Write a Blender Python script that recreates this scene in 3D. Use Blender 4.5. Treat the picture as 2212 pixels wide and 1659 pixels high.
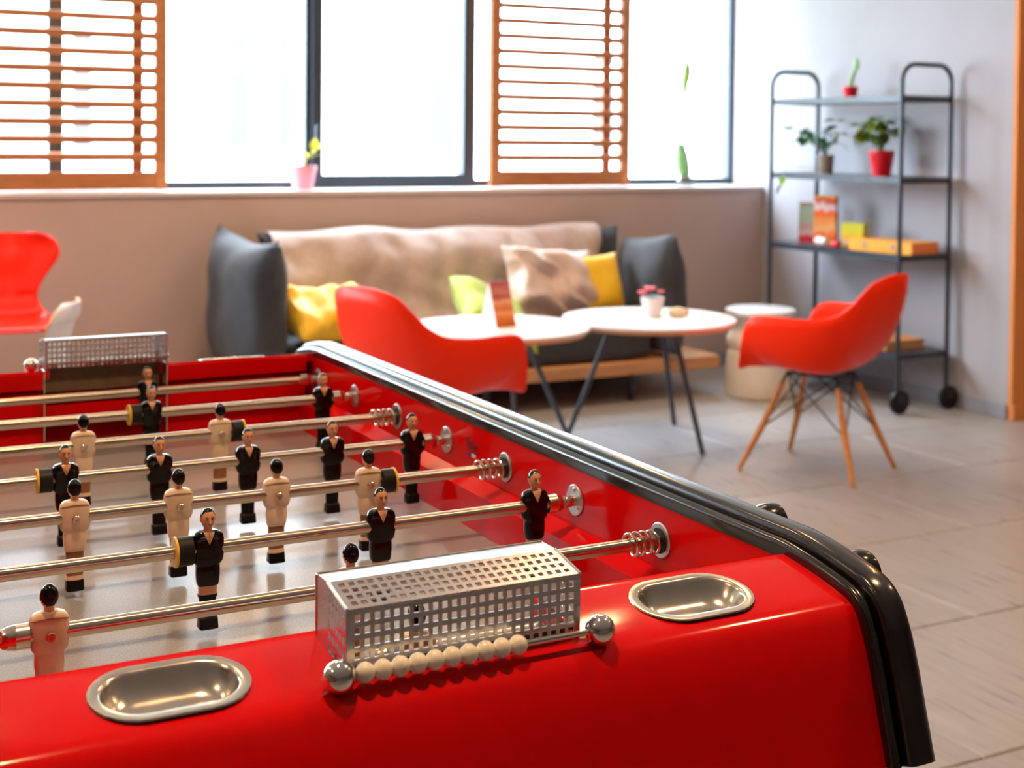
import bpy, bmesh, math, random
from mathutils import Vector, Matrix, noise

random.seed(7)
sc = bpy.context.scene
for o in list(bpy.data.objects):
    bpy.data.objects.remove(o)
COL = sc.collection
PI = math.pi

# ------------------------------------------------------------------ camera
S = 1.15                       # metres per table unit
CAM = Vector((-0.780, -1.1666, 1.36))
ZR = 1.36 - 0.354 * S          # height of the foosball rods
yaw, pit, rol = 0.4811, 0.0283, 0.0093
F_PX, PPX, PPY = 2993.5, 1112.2, 382.1
fw = Vector((math.sin(yaw) * math.cos(pit), math.cos(yaw) * math.cos(pit), -math.sin(pit)))
r0 = Vector((math.cos(yaw), -math.sin(yaw), 0))
u0 = r0.cross(fw)
rv = r0 * math.cos(rol) + u0 * math.sin(rol)
uv = -r0 * math.sin(rol) + u0 * math.cos(rol)
cd = bpy.data.cameras.new('camera')
cam = bpy.data.objects.new('camera', cd)
COL.objects.link(cam)
cam.matrix_world = Matrix(((rv.x, uv.x, -fw.x, CAM.x), (rv.y, uv.y, -fw.y, CAM.y), (rv.z, uv.z, -fw.z, CAM.z), (0, 0, 0, 1)))
cd.sensor_fit = 'HORIZONTAL'
cd.sensor_width = 36
cd.lens = F_PX / 2212 * 36
cd.shift_x = (1106 - PPX) / 2212
cd.shift_y = (PPY - 829.5) / 2212
cd.clip_start = 0.05
cd.clip_end = 200
cd.dof.use_dof = True
cd.dof.focus_distance = 1.24
cd.dof.aperture_fstop = 8.5
sc.camera = cam

# ------------------------------------------------------------------ view, world, lights
sc.view_settings.view_transform = 'Standard'
sc.view_settings.look = 'None'
sc.view_settings.gamma = 1.0
sc.view_settings.use_curve_mapping = False
sc.view_settings.exposure = 0.0
sc.cycles.use_denoising = True
sc.cycles.max_bounces = 8
sc.cycles.diffuse_bounces = 4
sc.cycles.glossy_bounces = 4
sc.cycles.use_adaptive_sampling = True
sc.cycles.adaptive_threshold = 0.02
sc.cycles.transparent_max_bounces = 12
sc.cycles.sample_clamp_indirect = 6.0
sc.cycles.caustics_reflective = False
sc.cycles.caustics_refractive = False

w = bpy.data.worlds.new('world')
sc.world = w
w.use_nodes = True
bg = w.node_tree.nodes['Background']
bg.inputs['Color'].default_value = (0.72, 0.86, 1.0, 1)
bg.inputs['Strength'].default_value = 34.0

WARM = (1.0, 0.60, 0.28)
LAMP_W = 8.0
WALL_LAMP_W = 17.0
TABLE_LAMP_W = 17.0
LAMPS = [(x, y) for x in (-2.3, -0.5, 1.3, 3.1) for y in (-0.1, 1.7)] + [(-0.6, 4.5), (1.0, 4.5), (2.6, 4.3), (4.0, 2.6), (5.6, 1.6)]  # row nearest the windows is added to warm the low wall and sofa
CEIL = 2.95

for nm, cx, wx in (('portal_west', -1.3, 4.3), ('portal_middle', 2.17, 0.95), ('portal_east', 3.56, 1.8)):
    ld = bpy.data.lights.new(nm, 'AREA')
    ld.shape = 'RECTANGLE'
    ld.size = wx
    ld.size_y = 1.6
    ld.cycles.is_portal = True
    lo = bpy.data.objects.new(nm, ld)
    COL.objects.link(lo)
    lo.location = (cx, 6.02, 1.93)
    lo.rotation_euler = (-PI / 2, 0, 0)

# ------------------------------------------------------------------ materials
MATS = {}

def mat(name, col, rough=0.5, metal=0.0, coat=0.0, var=0.0, vscale=8.0, bump=0.0, bscale=60.0, stretch=(1, 1, 1),
        emis=None, estr=0.0, spec=0.5, sheen=0.0, sss=0.0, rvar=0.0, orand=0.0, crough=0.05):
    if name in MATS:
        return MATS[name]
    m = bpy.data.materials.new(name)
    m.use_nodes = True
    nt = m.node_tree
    b = nt.nodes['Principled BSDF']
    c4 = (col[0], col[1], col[2], 1)
    b.inputs['Base Color'].default_value = c4
    b.inputs['Roughness'].default_value = rough
    b.inputs['Metallic'].default_value = metal
    b.inputs['Coat Weight'].default_value = coat
    b.inputs['Coat Roughness'].default_value = crough
    b.inputs['Specular IOR Level'].default_value = spec
    b.inputs['Sheen Weight'].default_value = sheen
    if sss:
        b.inputs['Subsurface Weight'].default_value = sss
        b.inputs['Subsurface Radius'].default_value = (0.004, 0.002, 0.001)
    if emis:
        b.inputs['Emission Color'].default_value = (emis[0], emis[1], emis[2], 1)
        b.inputs['Emission Strength'].default_value = estr
    tc = nt.nodes.new('ShaderNodeTexCoord')
    mp = nt.nodes.new('ShaderNodeMapping')
    mp.inputs['Scale'].default_value = stretch
    nt.links.new(tc.outputs['Object'], mp.inputs['Vector'])
    n = nt.nodes.new('ShaderNodeTexNoise')
    n.inputs['Scale'].default_value = vscale
    n.inputs['Detail'].default_value = 5
    nt.links.new(mp.outputs['Vector'], n.inputs['Vector'])
    v = max(var, 0.02)
    rp = nt.nodes.new('ShaderNodeValToRGB')
    rp.color_ramp.elements[0].position = 0.3
    rp.color_ramp.elements[1].position = 0.7
    rp.color_ramp.elements[0].color = (col[0] * (1 - v), col[1] * (1 - v), col[2] * (1 - v), 1)
    rp.color_ramp.elements[1].color = (min(1, col[0] * (1 + v)), min(1, col[1] * (1 + v)), min(1, col[2] * (1 + v)), 1)
    nt.links.new(n.outputs['Fac'], rp.inputs['Fac'])
    out = rp.outputs['Color']
    if orand:
        oi = nt.nodes.new('ShaderNodeObjectInfo')
        mr = nt.nodes.new('ShaderNodeMapRange')
        mr.inputs['To Min'].default_value = 1 - orand
        mr.inputs['To Max'].default_value = 1 + orand
        nt.links.new(oi.outputs['Random'], mr.inputs['Value'])
        mx = nt.nodes.new('ShaderNodeVectorMath')
        mx.operation = 'SCALE'
        nt.links.new(out, mx.inputs[0])
        nt.links.new(mr.outputs['Result'], mx.inputs['Scale'])
        out = mx.outputs['Vector']
    nt.links.new(out, b.inputs['Base Color'])
    if rvar:
        mr2 = nt.nodes.new('ShaderNodeMapRange')
        mr2.inputs['To Min'].default_value = max(0, rough - rvar)
        mr2.inputs['To Max'].default_value = min(1, rough + rvar)
        nt.links.new(n.outputs['Fac'], mr2.inputs['Value'])
        nt.links.new(mr2.outputs['Result'], b.inputs['Roughness'])
    if bump:
        n2 = nt.nodes.new('ShaderNodeTexNoise')
        n2.inputs['Scale'].default_value = bscale
        n2.inputs['Detail'].default_value = 3
        nt.links.new(mp.outputs['Vector'], n2.inputs['Vector'])
        bp = nt.nodes.new('ShaderNodeBump')
        bp.inputs['Strength'].default_value = bump
        bp.inputs['Distance'].default_value = 0.01
        nt.links.new(n2.outputs['Fac'], bp.inputs['Height'])
        nt.links.new(bp.outputs['Normal'], b.inputs['Normal'])
    MATS[name] = m
    return m

def glass_mat(name, tint=(1, 1, 1), gloss=0.06):
    m = bpy.data.materials.new(name)
    m.use_nodes = True
    nt = m.node_tree
    nt.nodes.remove(nt.nodes['Principled BSDF'])
    tr = nt.nodes.new('ShaderNodeBsdfTransparent')
    tr.inputs['Color'].default_value = (tint[0], tint[1], tint[2], 1)
    gl = nt.nodes.new('ShaderNodeBsdfGlossy')
    gl.inputs['Roughness'].default_value = 0.02
    mx = nt.nodes.new('ShaderNodeMixShader')
    mx.inputs['Fac'].default_value = gloss
    nt.links.new(tr.outputs[0], mx.inputs[1])
    nt.links.new(gl.outputs[0], mx.inputs[2])
    nt.links.new(mx.outputs[0], nt.nodes['Material Output'].inputs['Surface'])
    MATS[name] = m
    return m

def print_mat(name, bands, noise_scale=9.0, rough=0.35):
    """flat printed artwork: horizontal colour bands broken up by noise"""
    m = bpy.data.materials.new(name)
    m.use_nodes = True
    nt = m.node_tree
    b = nt.nodes['Principled BSDF']
    b.inputs['Roughness'].default_value = rough
    tc = nt.nodes.new('ShaderNodeTexCoord')
    sp = nt.nodes.new('ShaderNodeSeparateXYZ')
    nt.links.new(tc.outputs['Generated'], sp.inputs[0])
    n = nt.nodes.new('ShaderNodeTexNoise')
    n.inputs['Scale'].default_value = noise_scale
    nt.links.new(tc.outputs['Generated'], n.inputs['Vector'])
    ma = nt.nodes.new('ShaderNodeMath')
    ma.operation = 'MULTIPLY_ADD'
    ma.inputs[1].default_value = 0.25
    nt.links.new(n.outputs['Fac'], ma.inputs[0])
    sb = nt.nodes.new('ShaderNodeMath')
    sb.operation = 'SUBTRACT'
    sb.inputs[1].default_value = 0.125
    nt.links.new(sp.outputs['Z'], sb.inputs[0])
    nt.links.new(sb.outputs[0], ma.inputs[2])
    rp = nt.nodes.new('ShaderNodeValToRGB')
    el = rp.color_ramp.elements
    while len(el) < len(bands):
        el.new(0.5)
    for e, (p, c) in zip(el, bands):
        e.position = p
        e.color = (c[0], c[1], c[2], 1)
    nt.links.new(ma.outputs[0], rp.inputs['Fac'])
    nt.links.new(rp.outputs['Color'], b.inputs['Base Color'])
    MATS[name] = m
    return m

def rod_mat(name, col, rough, aniso):
    m = mat(name, col, rough, 1.0)
    nt = m.node_tree
    b = nt.nodes['Principled BSDF']
    tg = nt.nodes.new('ShaderNodeTangent')
    tg.direction_type = 'RADIAL'
    tg.axis = 'X'
    b.inputs['Anisotropic'].default_value = aniso
    b.inputs['Anisotropic Rotation'].default_value = 0.25
    nt.links.new(tg.outputs[0], b.inputs['Tangent'])
    return m
RODSTEEL = rod_mat('brushed_rod_steel', (0.64, 0.56, 0.46), 0.22, 0.9)
RED = mat('red_lacquer', (0.66, 0.0012, 0.0015), 0.10, coat=0.0, var=0.02, spec=0.22)
REDIN = mat('red_inner_paint', (0.66, 0.0015, 0.002), 0.12, coat=0.0, spec=0.1)
BLACKRAIL = mat('black_rail', (0.004, 0.004, 0.006), 0.2, spec=0.5, coat=0.5, crough=0.14)
BLACKPL = mat('black_plastic', (0.005, 0.005, 0.006), 0.18, spec=0.4)
BLACKPAINT = mat('black_gloss_paint', (0.003, 0.003, 0.005), 0.12, spec=0.3)
BLACKMAT = mat('black_matt_paint', (0.006, 0.006, 0.009), 0.35, spec=0.15)
STEEL = mat('polished_steel', (0.72, 0.66, 0.58), 0.16, 1.0, stretch=(1, 40, 40), var=0.05, vscale=20)
CHROME = mat('chrome', (0.83, 0.81, 0.78), 0.1, 1.0)
ALU = mat('aluminium_sheet', (0.66, 0.66, 0.68), 0.26, 1.0, var=0.06, vscale=90, bump=0.05, bscale=400)
BRUSH = mat('brushed_steel', (0.74, 0.69, 0.60), 0.2, 1.0, var=0.06, vscale=60, rvar=0.06)
ZINC = mat('zinc_plate', (0.66, 0.68, 0.72), 0.34, 1.0, var=0.08, vscale=200)
CREAM = mat('cream_plastic', (0.86, 0.70, 0.52), 0.28, var=0.06, vscale=120)
CREAMLINE = mat('dark_cream_seam', (0.22, 0.11, 0.05), 0.5)
BROWNLEG = mat('brown_leg_paint', (0.30, 0.12, 0.05), 0.35)
SKIN = mat('skin_paint', (0.72, 0.38, 0.22), 0.32)
FACEDARK = mat('face_paint_dark', (0.05, 0.02, 0.015), 0.4)
LIP = mat('lip_paint', (0.35, 0.08, 0.06), 0.4)
YELLOWPL = mat('yellow_plastic', (0.82, 0.56, 0.05), 0.35)
IVORY = mat('ivory_bead', (0.95, 0.92, 0.82), 0.25, coat=0.2)
FIELD = mat('speckled_pitch', (0.30, 0.31, 0.345), 0.28, var=0.28, vscale=520, coat=0.5, bump=0.04, bscale=500, crough=0.12)
GOALIN = mat('brown_deflector', (0.16, 0.10, 0.06), 0.6, var=0.15, vscale=60)
LOGO = mat('logo_ink', (0.10, 0.0, 0.002), 0.4)
BLUE = mat('flag_blue', (0.01, 0.01, 0.45), 0.4)
WHITE = mat('white_plastic', (0.82, 0.83, 0.84), 0.3)
ORANGE = mat('orange_red_shell', (0.92, 0.026, 0.0015), 0.38, spec=0.14)
REDLACQ = mat('red_plywood_lacquer', (0.90, 0.014, 0.002), 0.25, spec=0.35)
WOODLEG = mat('honey_wood', (0.60, 0.23, 0.045), 0.42, var=0.2, vscale=14, stretch=(6, 6, 0.6))
WOODSH = mat('cedar_shutter', (0.40, 0.14, 0.04), 0.45, var=0.18, vscale=16, stretch=(0.5, 5, 5), orand=0.06)
WOODSLAB = mat('oak_slab', (0.52, 0.25, 0.10), 0.45, var=0.18, vscale=10, stretch=(0.4, 5, 5))
PLYEDGE = mat('plywood_edge', (0.62, 0.30, 0.10), 0.5)
TABLETOP = mat('white_laminate', (0.88, 0.89, 0.92), 0.25)
BLACKMET = mat('dark_slate_metal', (0.028, 0.036, 0.052), 0.35, var=0.1)
DARKMET = mat('black_powder_coat', (0.014, 0.015, 0.019), 0.45)
TILE = mat('grey_beige_tile', (0.36, 0.345, 0.35), 0.3, var=0.14, vscale=9, stretch=(7, 0.45, 1), orand=0.05, bump=0.03, bscale=40, spec=0.45, rvar=0.08)
GROUT = mat('grout', (0.17, 0.14, 0.12), 0.8, var=0.1)
WALLT = mat('taupe_wall', (0.50, 0.385, 0.35), 0.75, var=0.03, vscale=4, bump=0.03, bscale=120)
WALLG = mat('lilac_grey_wall', (0.40, 0.385, 0.415), 0.75, var=0.03, vscale=4, bump=0.03, bscale=120)
WALLO = mat('orange_wall', (0.72, 0.26, 0.07), 0.7, var=0.04, vscale=4, bump=0.03, bscale=120)
WALLW = mat('brown_wall', (0.20, 0.12, 0.075), 0.8, var=0.06, vscale=3)
WALLU = mat('pale_upper_wall', (0.62, 0.58, 0.55), 0.8, var=0.03, vscale=3)
CEILM = mat('white_ceiling', (0.78, 0.75, 0.71), 0.85)
SILLM = mat('pale_sill', (0.66, 0.60, 0.60), 0.4)
BASEB = mat('grey_baseboard', (0.28, 0.30, 0.35), 0.45)
FRAME = mat('anthracite_frame', (0.032, 0.042, 0.06), 0.4)
FABDARK = mat('charcoal_fabric', (0.029, 0.031, 0.039), 0.75, var=0.15, vscale=60, sheen=0.1, bump=0.15, bscale=300)
FABBEIGE = mat('beige_throw', (0.44, 0.345, 0.32), 0.6, var=0.07, vscale=30, sheen=0.1, bump=0.2, bscale=200)
FABSATIN = mat('beige_satin', (0.60, 0.47, 0.42), 0.36, var=0.08, vscale=10, sheen=0.2)
FABYEL = mat('yellow_fabric', (0.80, 0.48, 0.004), 0.5, var=0.06, vscale=20, sheen=0.2)
FABLIME = mat('lime_fabric', (0.36, 0.45, 0.012), 0.6, var=0.08, vscale=20, sheen=0.3)
CERAM = mat('cream_ceramic', (0.80, 0.74, 0.66), 0.35, var=0.03)
POTRED = mat('red_pot', (0.62, 0.006, 0.018), 0.35)
POTPINK = mat('pink_pot', (0.80, 0.36, 0.44), 0.4)
POTGREY = mat('grey_brown_pot', (0.26, 0.20, 0.17), 0.6)
POTWHITE = mat('white_pot', (0.74, 0.72, 0.71), 0.45)
SOIL = mat('soil', (0.04, 0.025, 0.015), 0.9, var=0.4, vscale=200)
LEAFD = mat('dark_green_leaf', (0.025, 0.12, 0.035), 0.4, var=0.2, vscale=20, orand=0.25)
LEAFM = mat('mid_green_leaf', (0.17, 0.28, 0.02), 0.4, var=0.25, vscale=20, orand=0.3)
LEAFY = mat('yellow_green_leaf', (0.55, 0.55, 0.03), 0.4, var=0.2, vscale=20, orand=0.2)
LEAFP = mat('pale_green_leaf', (0.22, 0.42, 0.16), 0.45, var=0.25, vscale=25)
PETAL = mat('pink_petal', (0.80, 0.10, 0.13), 0.5, orand=0.15)
GLASS = glass_mat('window_glass', (0.97, 0.985, 0.98), 0.05)
JAR = glass_mat('jar_glass', (0.80, 0.84, 0.84), 0.15)
FACADE = mat('pale_facade', (0.80, 0.80, 0.80), 0.9)
FACWIN = mat('facade_window', (0.056, 0.056, 0.056), 0.5, spec=0.05)
GRASS = mat('lawn', (0.16, 0.24, 0.07), 0.9, var=0.3, vscale=0.6)
PAVE = mat('pavement', (0.55, 0.54, 0.52), 0.9)
LAMPGLOW = mat('lamp_glow', (1, 0.9, 0.7), 0.5, emis=WARM, estr=40.0)
RUBBER = mat('black_rubber', (0.010, 0.010, 0.012), 0.45, spec=0.25)

# ------------------------------------------------------------------ mesh helpers
class MB:
    def __init__(self):
        self.v = []
        self.f = []

    def box(self, a, b):
        x0, y0, z0 = a
        x1, y1, z1 = b
        n = len(self.v)
        self.v += [(x0, y0, z0), (x1, y0, z0), (x1, y1, z0), (x0, y1, z0), (x0, y0, z1), (x1, y0, z1), (x1, y1, z1), (x0, y1, z1)]
        self.f += [tuple(n + i for i in q) for q in ((3, 2, 1, 0), (4, 5, 6, 7), (0, 1, 5, 4), (1, 2, 6, 5), (2, 3, 7, 6), (3, 0, 4, 7))]
        return self

    def rings(self, rings, cap0=True, cap1=True, closed=True):
        n = len(self.v)
        k = len(rings[0])
        for r in rings:
            self.v += [tuple(p) for p in r]
        for i in range(len(rings) - 1):
            for j in range(k if closed else k - 1):
                a = n + i * k + j
                b = n + i * k + (j + 1) % k
                self.f.append((a, b, b + k, a + k))
        if cap0:
            self.f.append(tuple(n + j for j in reversed(range(k))))
        if cap1:
            self.f.append(tuple(n + (len(rings) - 1) * k + j for j in range(k)))
        return self

    def cyl(self, p0, p1, r0_, r1_=None, seg=16, caps=True):
        r1_ = r0_ if r1_ is None else r1_
        return self.tube([p0, p1], [r0_, r1_], seg, caps)

    def tube(self, pts, rad, seg=10, caps=True):
        pts = [Vector(p) for p in pts]
        if not isinstance(rad, (list, tuple)):
            rad = [rad] * len(pts)
        d0 = (pts[1] - pts[0]).normalized()
        up = Vector((0, 0, 1)) if abs(d0.z) < 0.9 else Vector((1, 0, 0))
        nx = d0.cross(up).normalized()
        rs = []
        for i, p in enumerate(pts):
            if i == 0:
                d = d0
            elif i == len(pts) - 1:
                d = (pts[i] - pts[i - 1]).normalized()
            else:
                d = ((pts[i + 1] - pts[i]).normalized() + (pts[i] - pts[i - 1]).normalized()).normalized()
            nx = (nx - d * nx.dot(d)).normalized()
            ny = d.cross(nx)
            rs.append([p + nx * (rad[i] * math.cos(2 * PI * k / seg)) + ny * (rad[i] * math.sin(2 * PI * k / seg)) for k in range(seg)])
        return self.rings(rs, caps, caps)

    def lathe(self, prof, seg=28, c=(0, 0, 0), axis='z', cap0=True, cap1=True):
        rs = []
        for r, h in prof:
            ring = []
            for k in range(seg):
                a = 2 * PI * k / seg
                if axis == 'z':
                    ring.append((c[0] + r * math.cos(a), c[1] + r * math.sin(a), c[2] + h))
                elif axis == 'x':
                    ring.append((c[0] + h, c[1] + r * math.cos(a), c[2] + r * math.sin(a)))
                else:
                    ring.append((c[0] + r * math.sin(a), c[1] + h, c[2] + r * math.cos(a)))
            rs.append(ring)
        return self.rings(rs, cap0, cap1)

    def ball(self, c, r, seg=20, rows=12, keep=None):
        if not isinstance(r, (tuple, list)):
            r = (r, r, r)
        n = len(self.v)
        for i in range(rows + 1):
            t = PI * i / rows
            for k in range(seg):
                a = 2 * PI * k / seg
                self.v.append((c[0] + r[0] * math.sin(t) * math.cos(a), c[1] + r[1] * math.sin(t) * math.sin(a), c[2] + r[2] * math.cos(t)))
        for i in range(rows):
            for k in range(seg):
                q = (n + i * seg + k, n + (i + 1) * seg + k, n + (i + 1) * seg + (k + 1) % seg, n + i * seg + (k + 1) % seg)
                if keep:
                    m = [sum((self.v[j][d] - c[d]) / r[d] for j in q) / 4 for d in range(3)]
                    if not keep(*m):
                        continue
                self.f.append(q)
        return self

    def prism(self, poly, a, b, plane='yz'):
        """extrude polygon: plane yz -> along x, xz -> along y, xy -> along z"""
        def P(p, t):
            if plane == 'yz':
                return (t, p[0], p[1])
            if plane == 'xz':
                return (p[0], t, p[1])
            return (p[0], p[1], t)
        return self.rings([[P(p, a) for p in poly], [P(p, b) for p in poly]])

    def grid(self, fn, nu, nv):
        n = len(self.v)
        for i in range(nu + 1):
            for j in range(nv + 1):
                self.v.append(tuple(fn(i / nu, j / nv)))
        for i in range(nu):
            for j in range(nv):
                a = n + i * (nv + 1) + j
                self.f.append((a, a + nv + 1, a + nv + 2, a + 1))
        return self

    def mesh(self, name, mt, off=(0, 0, 0), sc_=1.0, smooth=True, clean=True):
        me = bpy.data.meshes.new(name)
        me.from_pydata([((p[0]) * sc_ - off[0], (p[1]) * sc_ - off[1], (p[2]) * sc_ - off[2]) for p in self.v], [], self.f)
        bm = bmesh.new()
        bm.from_mesh(me)
        if clean:
            bmesh.ops.remove_doubles(bm, verts=bm.verts, dist=1e-6)
            loose = [v_ for v_ in bm.verts if not v_.link_faces]
            bmesh.ops.delete(bm, geom=loose, context='VERTS')
        bmesh.ops.recalc_face_normals(bm, faces=bm.faces)
        bm.to_mesh(me)
        bm.free()
        if smooth:
            me.polygons.foreach_set('use_smooth', [True] * len(me.polygons))
            try:
                me.set_sharp_from_angle(angle=math.radians(38))
            except Exception:
                pass
        me.materials.append(mt)
        return me

def link(name, me, parent=None, loc=(0, 0, 0), rz=0):
    o = bpy.data.objects.new(name, me)
    COL.objects.link(o)
    o.location = loc
    o.rotation_euler = (0, 0, rz)
    if parent is not None:
        o.parent = parent
    return o

def tag(o, label=None, cat=None, group=None, kind=None):
    if label:
        o['label'] = label
    if cat:
        o['category'] = cat
    if group:
        o['group'] = group
    if kind:
        o['kind'] = kind
    return o

def thing(name, label, cat, loc=(0, 0, 0), rz=0, group=None):
    return tag(link(name, None, None, loc, rz), label, cat, group)

def part(name, mb, mt, parent, off=(0, 0, 0), sc_=1.0, smooth=True, solid=0, bevel=0):
    o = link(name, mb.mesh(name, mt, off, sc_, smooth), parent)
    if solid:
        m = o.modifiers.new('thickness', 'SOLIDIFY')
        m.thickness = solid
        m.offset = 0
    if bevel:
        m = o.modifiers.new('bevel', 'BEVEL')
        m.width = bevel
        m.segments = 2
        m.limit_method = 'ANGLE'
    return o

def struct(name, mb, mt, **k):
    o = part(name, mb, mt, None, **k)
    o['kind'] = 'structure'
    return o

def copy_tree(o, parent=None):
    c = o.copy()
    COL.objects.link(c)
    c.parent = parent
    for ch in list(o.children):
        copy_tree(ch, c)
    return c

def catmull(P, n):
    P = [Vector(p) for p in P]
    out = []
    for i in range(len(P) - 1):
        p0 = P[i - 1] if i > 0 else P[0] * 2 - P[1]
        p1, p2 = P[i], P[i + 1]
        p3 = P[i + 2] if i + 2 < len(P) else P[-1] * 2 - P[-2]
        for k in range(n):
            t = k / n
            out.append(0.5 * ((2 * p1) + (p2 - p0) * t + (2 * p0 - 5 * p1 + 4 * p2 - p3) * t * t + (3 * p1 - p0 - 3 * p2 + p3) * t ** 3))
    out.append(P[-1])
    return out

# ================================================================== THE ROOM
X0, X1, XR = -4.2, 7.2, 4.5
Y0, YO, YB, YW = -5.2, 3.70, 5.66, 5.97
# floor: a screed with staggered tiles on it
fl = struct('floor', MB().box((X0, Y0, -0.12), (X1, 6.1, -0.008)), GROUT)
TW, TL, GAP = 0.68, 1.36, 0.005
row = 0
yy = 1.03 - TW * 10
tiles = {}
while yy < YB:
    ya, yb_ = max(yy, Y0), min(yy + TW, YB)
    r_i = round((yy - 1.03) / TW)
    xs = 2.23 + (0.0 if r_i % 2 == 1 else 0.5) * TL - 6 * TL
    while xs < X1:
        xa, xb = max(xs, X0), min(xs + TL, X1 if yb_ <= YO + 0.3 else XR)
        if xb - xa > 0.05 and yb_ - ya > 0.02:
            key = (round(xb - xa, 3), round(yb_ - ya, 3))
            if key not in tiles:
                hx, hy = key[0] / 2 - GAP / 2, key[1] / 2 - GAP / 2
                b = 0.003
                tiles[key] = MB().rings([[(-hx, -hy, -0.01), (hx, -hy, -0.01), (hx, hy, -0.01), (-hx, hy, -0.01)],
                                         [(-hx, -hy, -b), (hx, -hy, -b), (hx, hy, -b), (-hx, hy, -b)],
                                         [(-hx + b, -hy + b, 0), (hx - b, -hy + b, 0), (hx - b, hy - b, 0), (-hx + b, hy - b, 0)]]).mesh('floor_tile', TILE, smooth=False)
            link('floor_tile', tiles[key], fl, ((xa + xb) / 2, (ya + yb_) / 2, 0))
        xs += TL
    yy += TW

struct('ceiling', MB().box((X0 - .1, Y0 - .1, CEIL), (X1 + .1, 6.3, CEIL + 0.12)), CEILM, smooth=False)
# low wall under the windows, with its own sill
struct('wall_back_lower', MB().box((X0, YB, 0), (XR, 6.2, 1.052)), WALLT, smooth=False)
struct('trim_1', MB().box((X0, YB - 0.012, 1.052), (XR, 6.0, 1.078)), SILLM, bevel=0.004)
struct('wall_back_upper', MB().box((X0, 5.90, 2.74), (XR, 6.2, CEIL)), WALLU, smooth=False)
struct('wall_right', MB().box((XR, YO + 0.005, 0), (XR + 0.35, 6.2, CEIL)), WALLG, smooth=False)
struct('wall_orange', MB().box((XR + 0.001, YO - 0.02, 0), (X1, YO + 0.005, CEIL)), WALLO, smooth=False)
struct('wall_far_right', MB().box((X1, Y0, 0), (X1 + 0.1, YO, CEIL)), WALLW, smooth=False)
struct('wall_near', MB().box((X0, Y0 - 0.1, 0), (X1, Y0, CEIL)), WALLW, smooth=False)
struct('wall_left', MB().box((X0 - 0.1, Y0, 0), (X0, 6.2, CEIL)), WALLW, smooth=False)
struct('baseboard_right', MB().box((XR - 0.013, YO + 0.005, 0), (XR, YB, 0.075)), BASEB, bevel=0.003)
struct('baseboard_back', MB().box((X0, YB - 0.013, 0), (XR - 0.013, YB, 0.075)), BASEB, bevel=0.003)
struct('baseboard_orange', MB().box((XR + 0.001, YO - 0.033, 0), (X1, YO - 0.02, 0.075)), WALLO, bevel=0.003)

def window(n, xa, xb, bars, t=0.05, zb=1.078, zt=2.74, sash=False):
    mb = MB()
    yb_ = YW - (0.03 if sash else 0)
    mb.box((xa, yb_, zb), (xb, YW + 0.06, zb + t)).box((xa, yb_, zt - t), (xb, YW + 0.06, zt))
    mb.box((xa, yb_, zb + t), (xa + t * .8, YW + 0.06, zt - t)).box((xb - t * .8, yb_, zb + t), (xb, YW + 0.06, zt - t))
    for bx in bars:
        mb.box((bx - 0.035, yb_, zb + t), (bx + 0.035, YW + 0.06, zt - t))
    o = struct('window_%d' % n, mb, FRAME, smooth=False)
    pa = [xa + t * .8] + bars + [xb - t * .8]
    for a, b in zip(pa[:-1], pa[1:]):
        part('pane', MB().box((a, YW + 0.02, zb + t), (b, YW + 0.026, zt - t)), GLASS, o, smooth=False)
    return o

window(1, -4.15, 1.702, [-2.6, -1.1, 0.38], 0.04)
w2 = window(2, 1.702, 2.655, [], 0.07, sash=True)
part('window_handle', MB().box((1.70, 5.90, 1.30), (1.73, 5.94, 1.33)).box((1.70, 5.88, 1.28), (1.73, 5.90, 1.42)), FRAME, w2, bevel=0.004)
window(3, 2.655, 4.498, [], 0.04)

# ------------------------------------------------------------------ what lies outside
struct('ground_outside', MB().box((-40, 6.2, -3.2), (60, 60, -3.0)), PAVE, smooth=False)
struct('lawn_outside', MB().box((-20, 12, -3.0), (5.5, 17, -2.9)), GRASS, smooth=False)
bl = thing('apartment_building', 'pale apartment block with tall bluish windows across the street', 'building', (8, 24.3, -3.0))
part('wall', MB().box((-20, 24, -3.0), (45, 24.6, 16)), FACADE, bl, (8, 24.3, -3.0), smooth=False)
cols_ = [(6.38, .36), (7.34, .24), (10.45, .45), (5.68, .08), (3.6, .3), (14.2, .45), (17.0, .45), (19.6, .45), (22.5, .45), (1.5, .4), (-2, .4), (-5.5, .4), (25.5, .45)]
for x, wd in cols_:
    for z, hh in ((2.92, .26), (1.15, 1.40), (-1.2, 1.3), (4.6, 1.5)):
        part('window', MB().box((x, 23.93, z), (x + wd, 24.02, z + hh)), FACWIN, bl, (8, 24.3, -3.0), smooth=False)

# ------------------------------------------------------------------ ceiling lamps
lm_r = MB().lathe([(0.085, 0.0), (0.085, -0.008), (0.066, -0.012), (0.062, 0.0)], 24, cap0=False, cap1=False).mesh('ring', WHITE)
lm_d = MB().lathe([(0.0605, -0.003), (0.0605, -0.006)], 24).mesh('diffuser', LAMPGLOW)
for i, (lx, ly) in enumerate(LAMPS):
    t = thing('ceiling_downlight', 'round warm recessed downlight in the white ceiling', 'ceiling lamp', (lx, ly, CEIL), 0, 'recessed ceiling downlights')
    link('ring', lm_r, t)
    link('diffuser', lm_d, t)
    ld = bpy.data.lights.new('lamp_light', 'AREA')
    ld.shape = 'DISK'
    ld.size = 0.12
    ld.energy = WALL_LAMP_W if ly > 4 else (TABLE_LAMP_W if ly < 0 and -1 < lx < 2 else LAMP_W)
    ld.color = WARM
    ld.spread = math.radians(150)
    lo = bpy.data.objects.new('lamp_light', ld)
    COL.objects.link(lo)
    lo.location = (0, 0, -0.014)
    lo.parent = t

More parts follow.
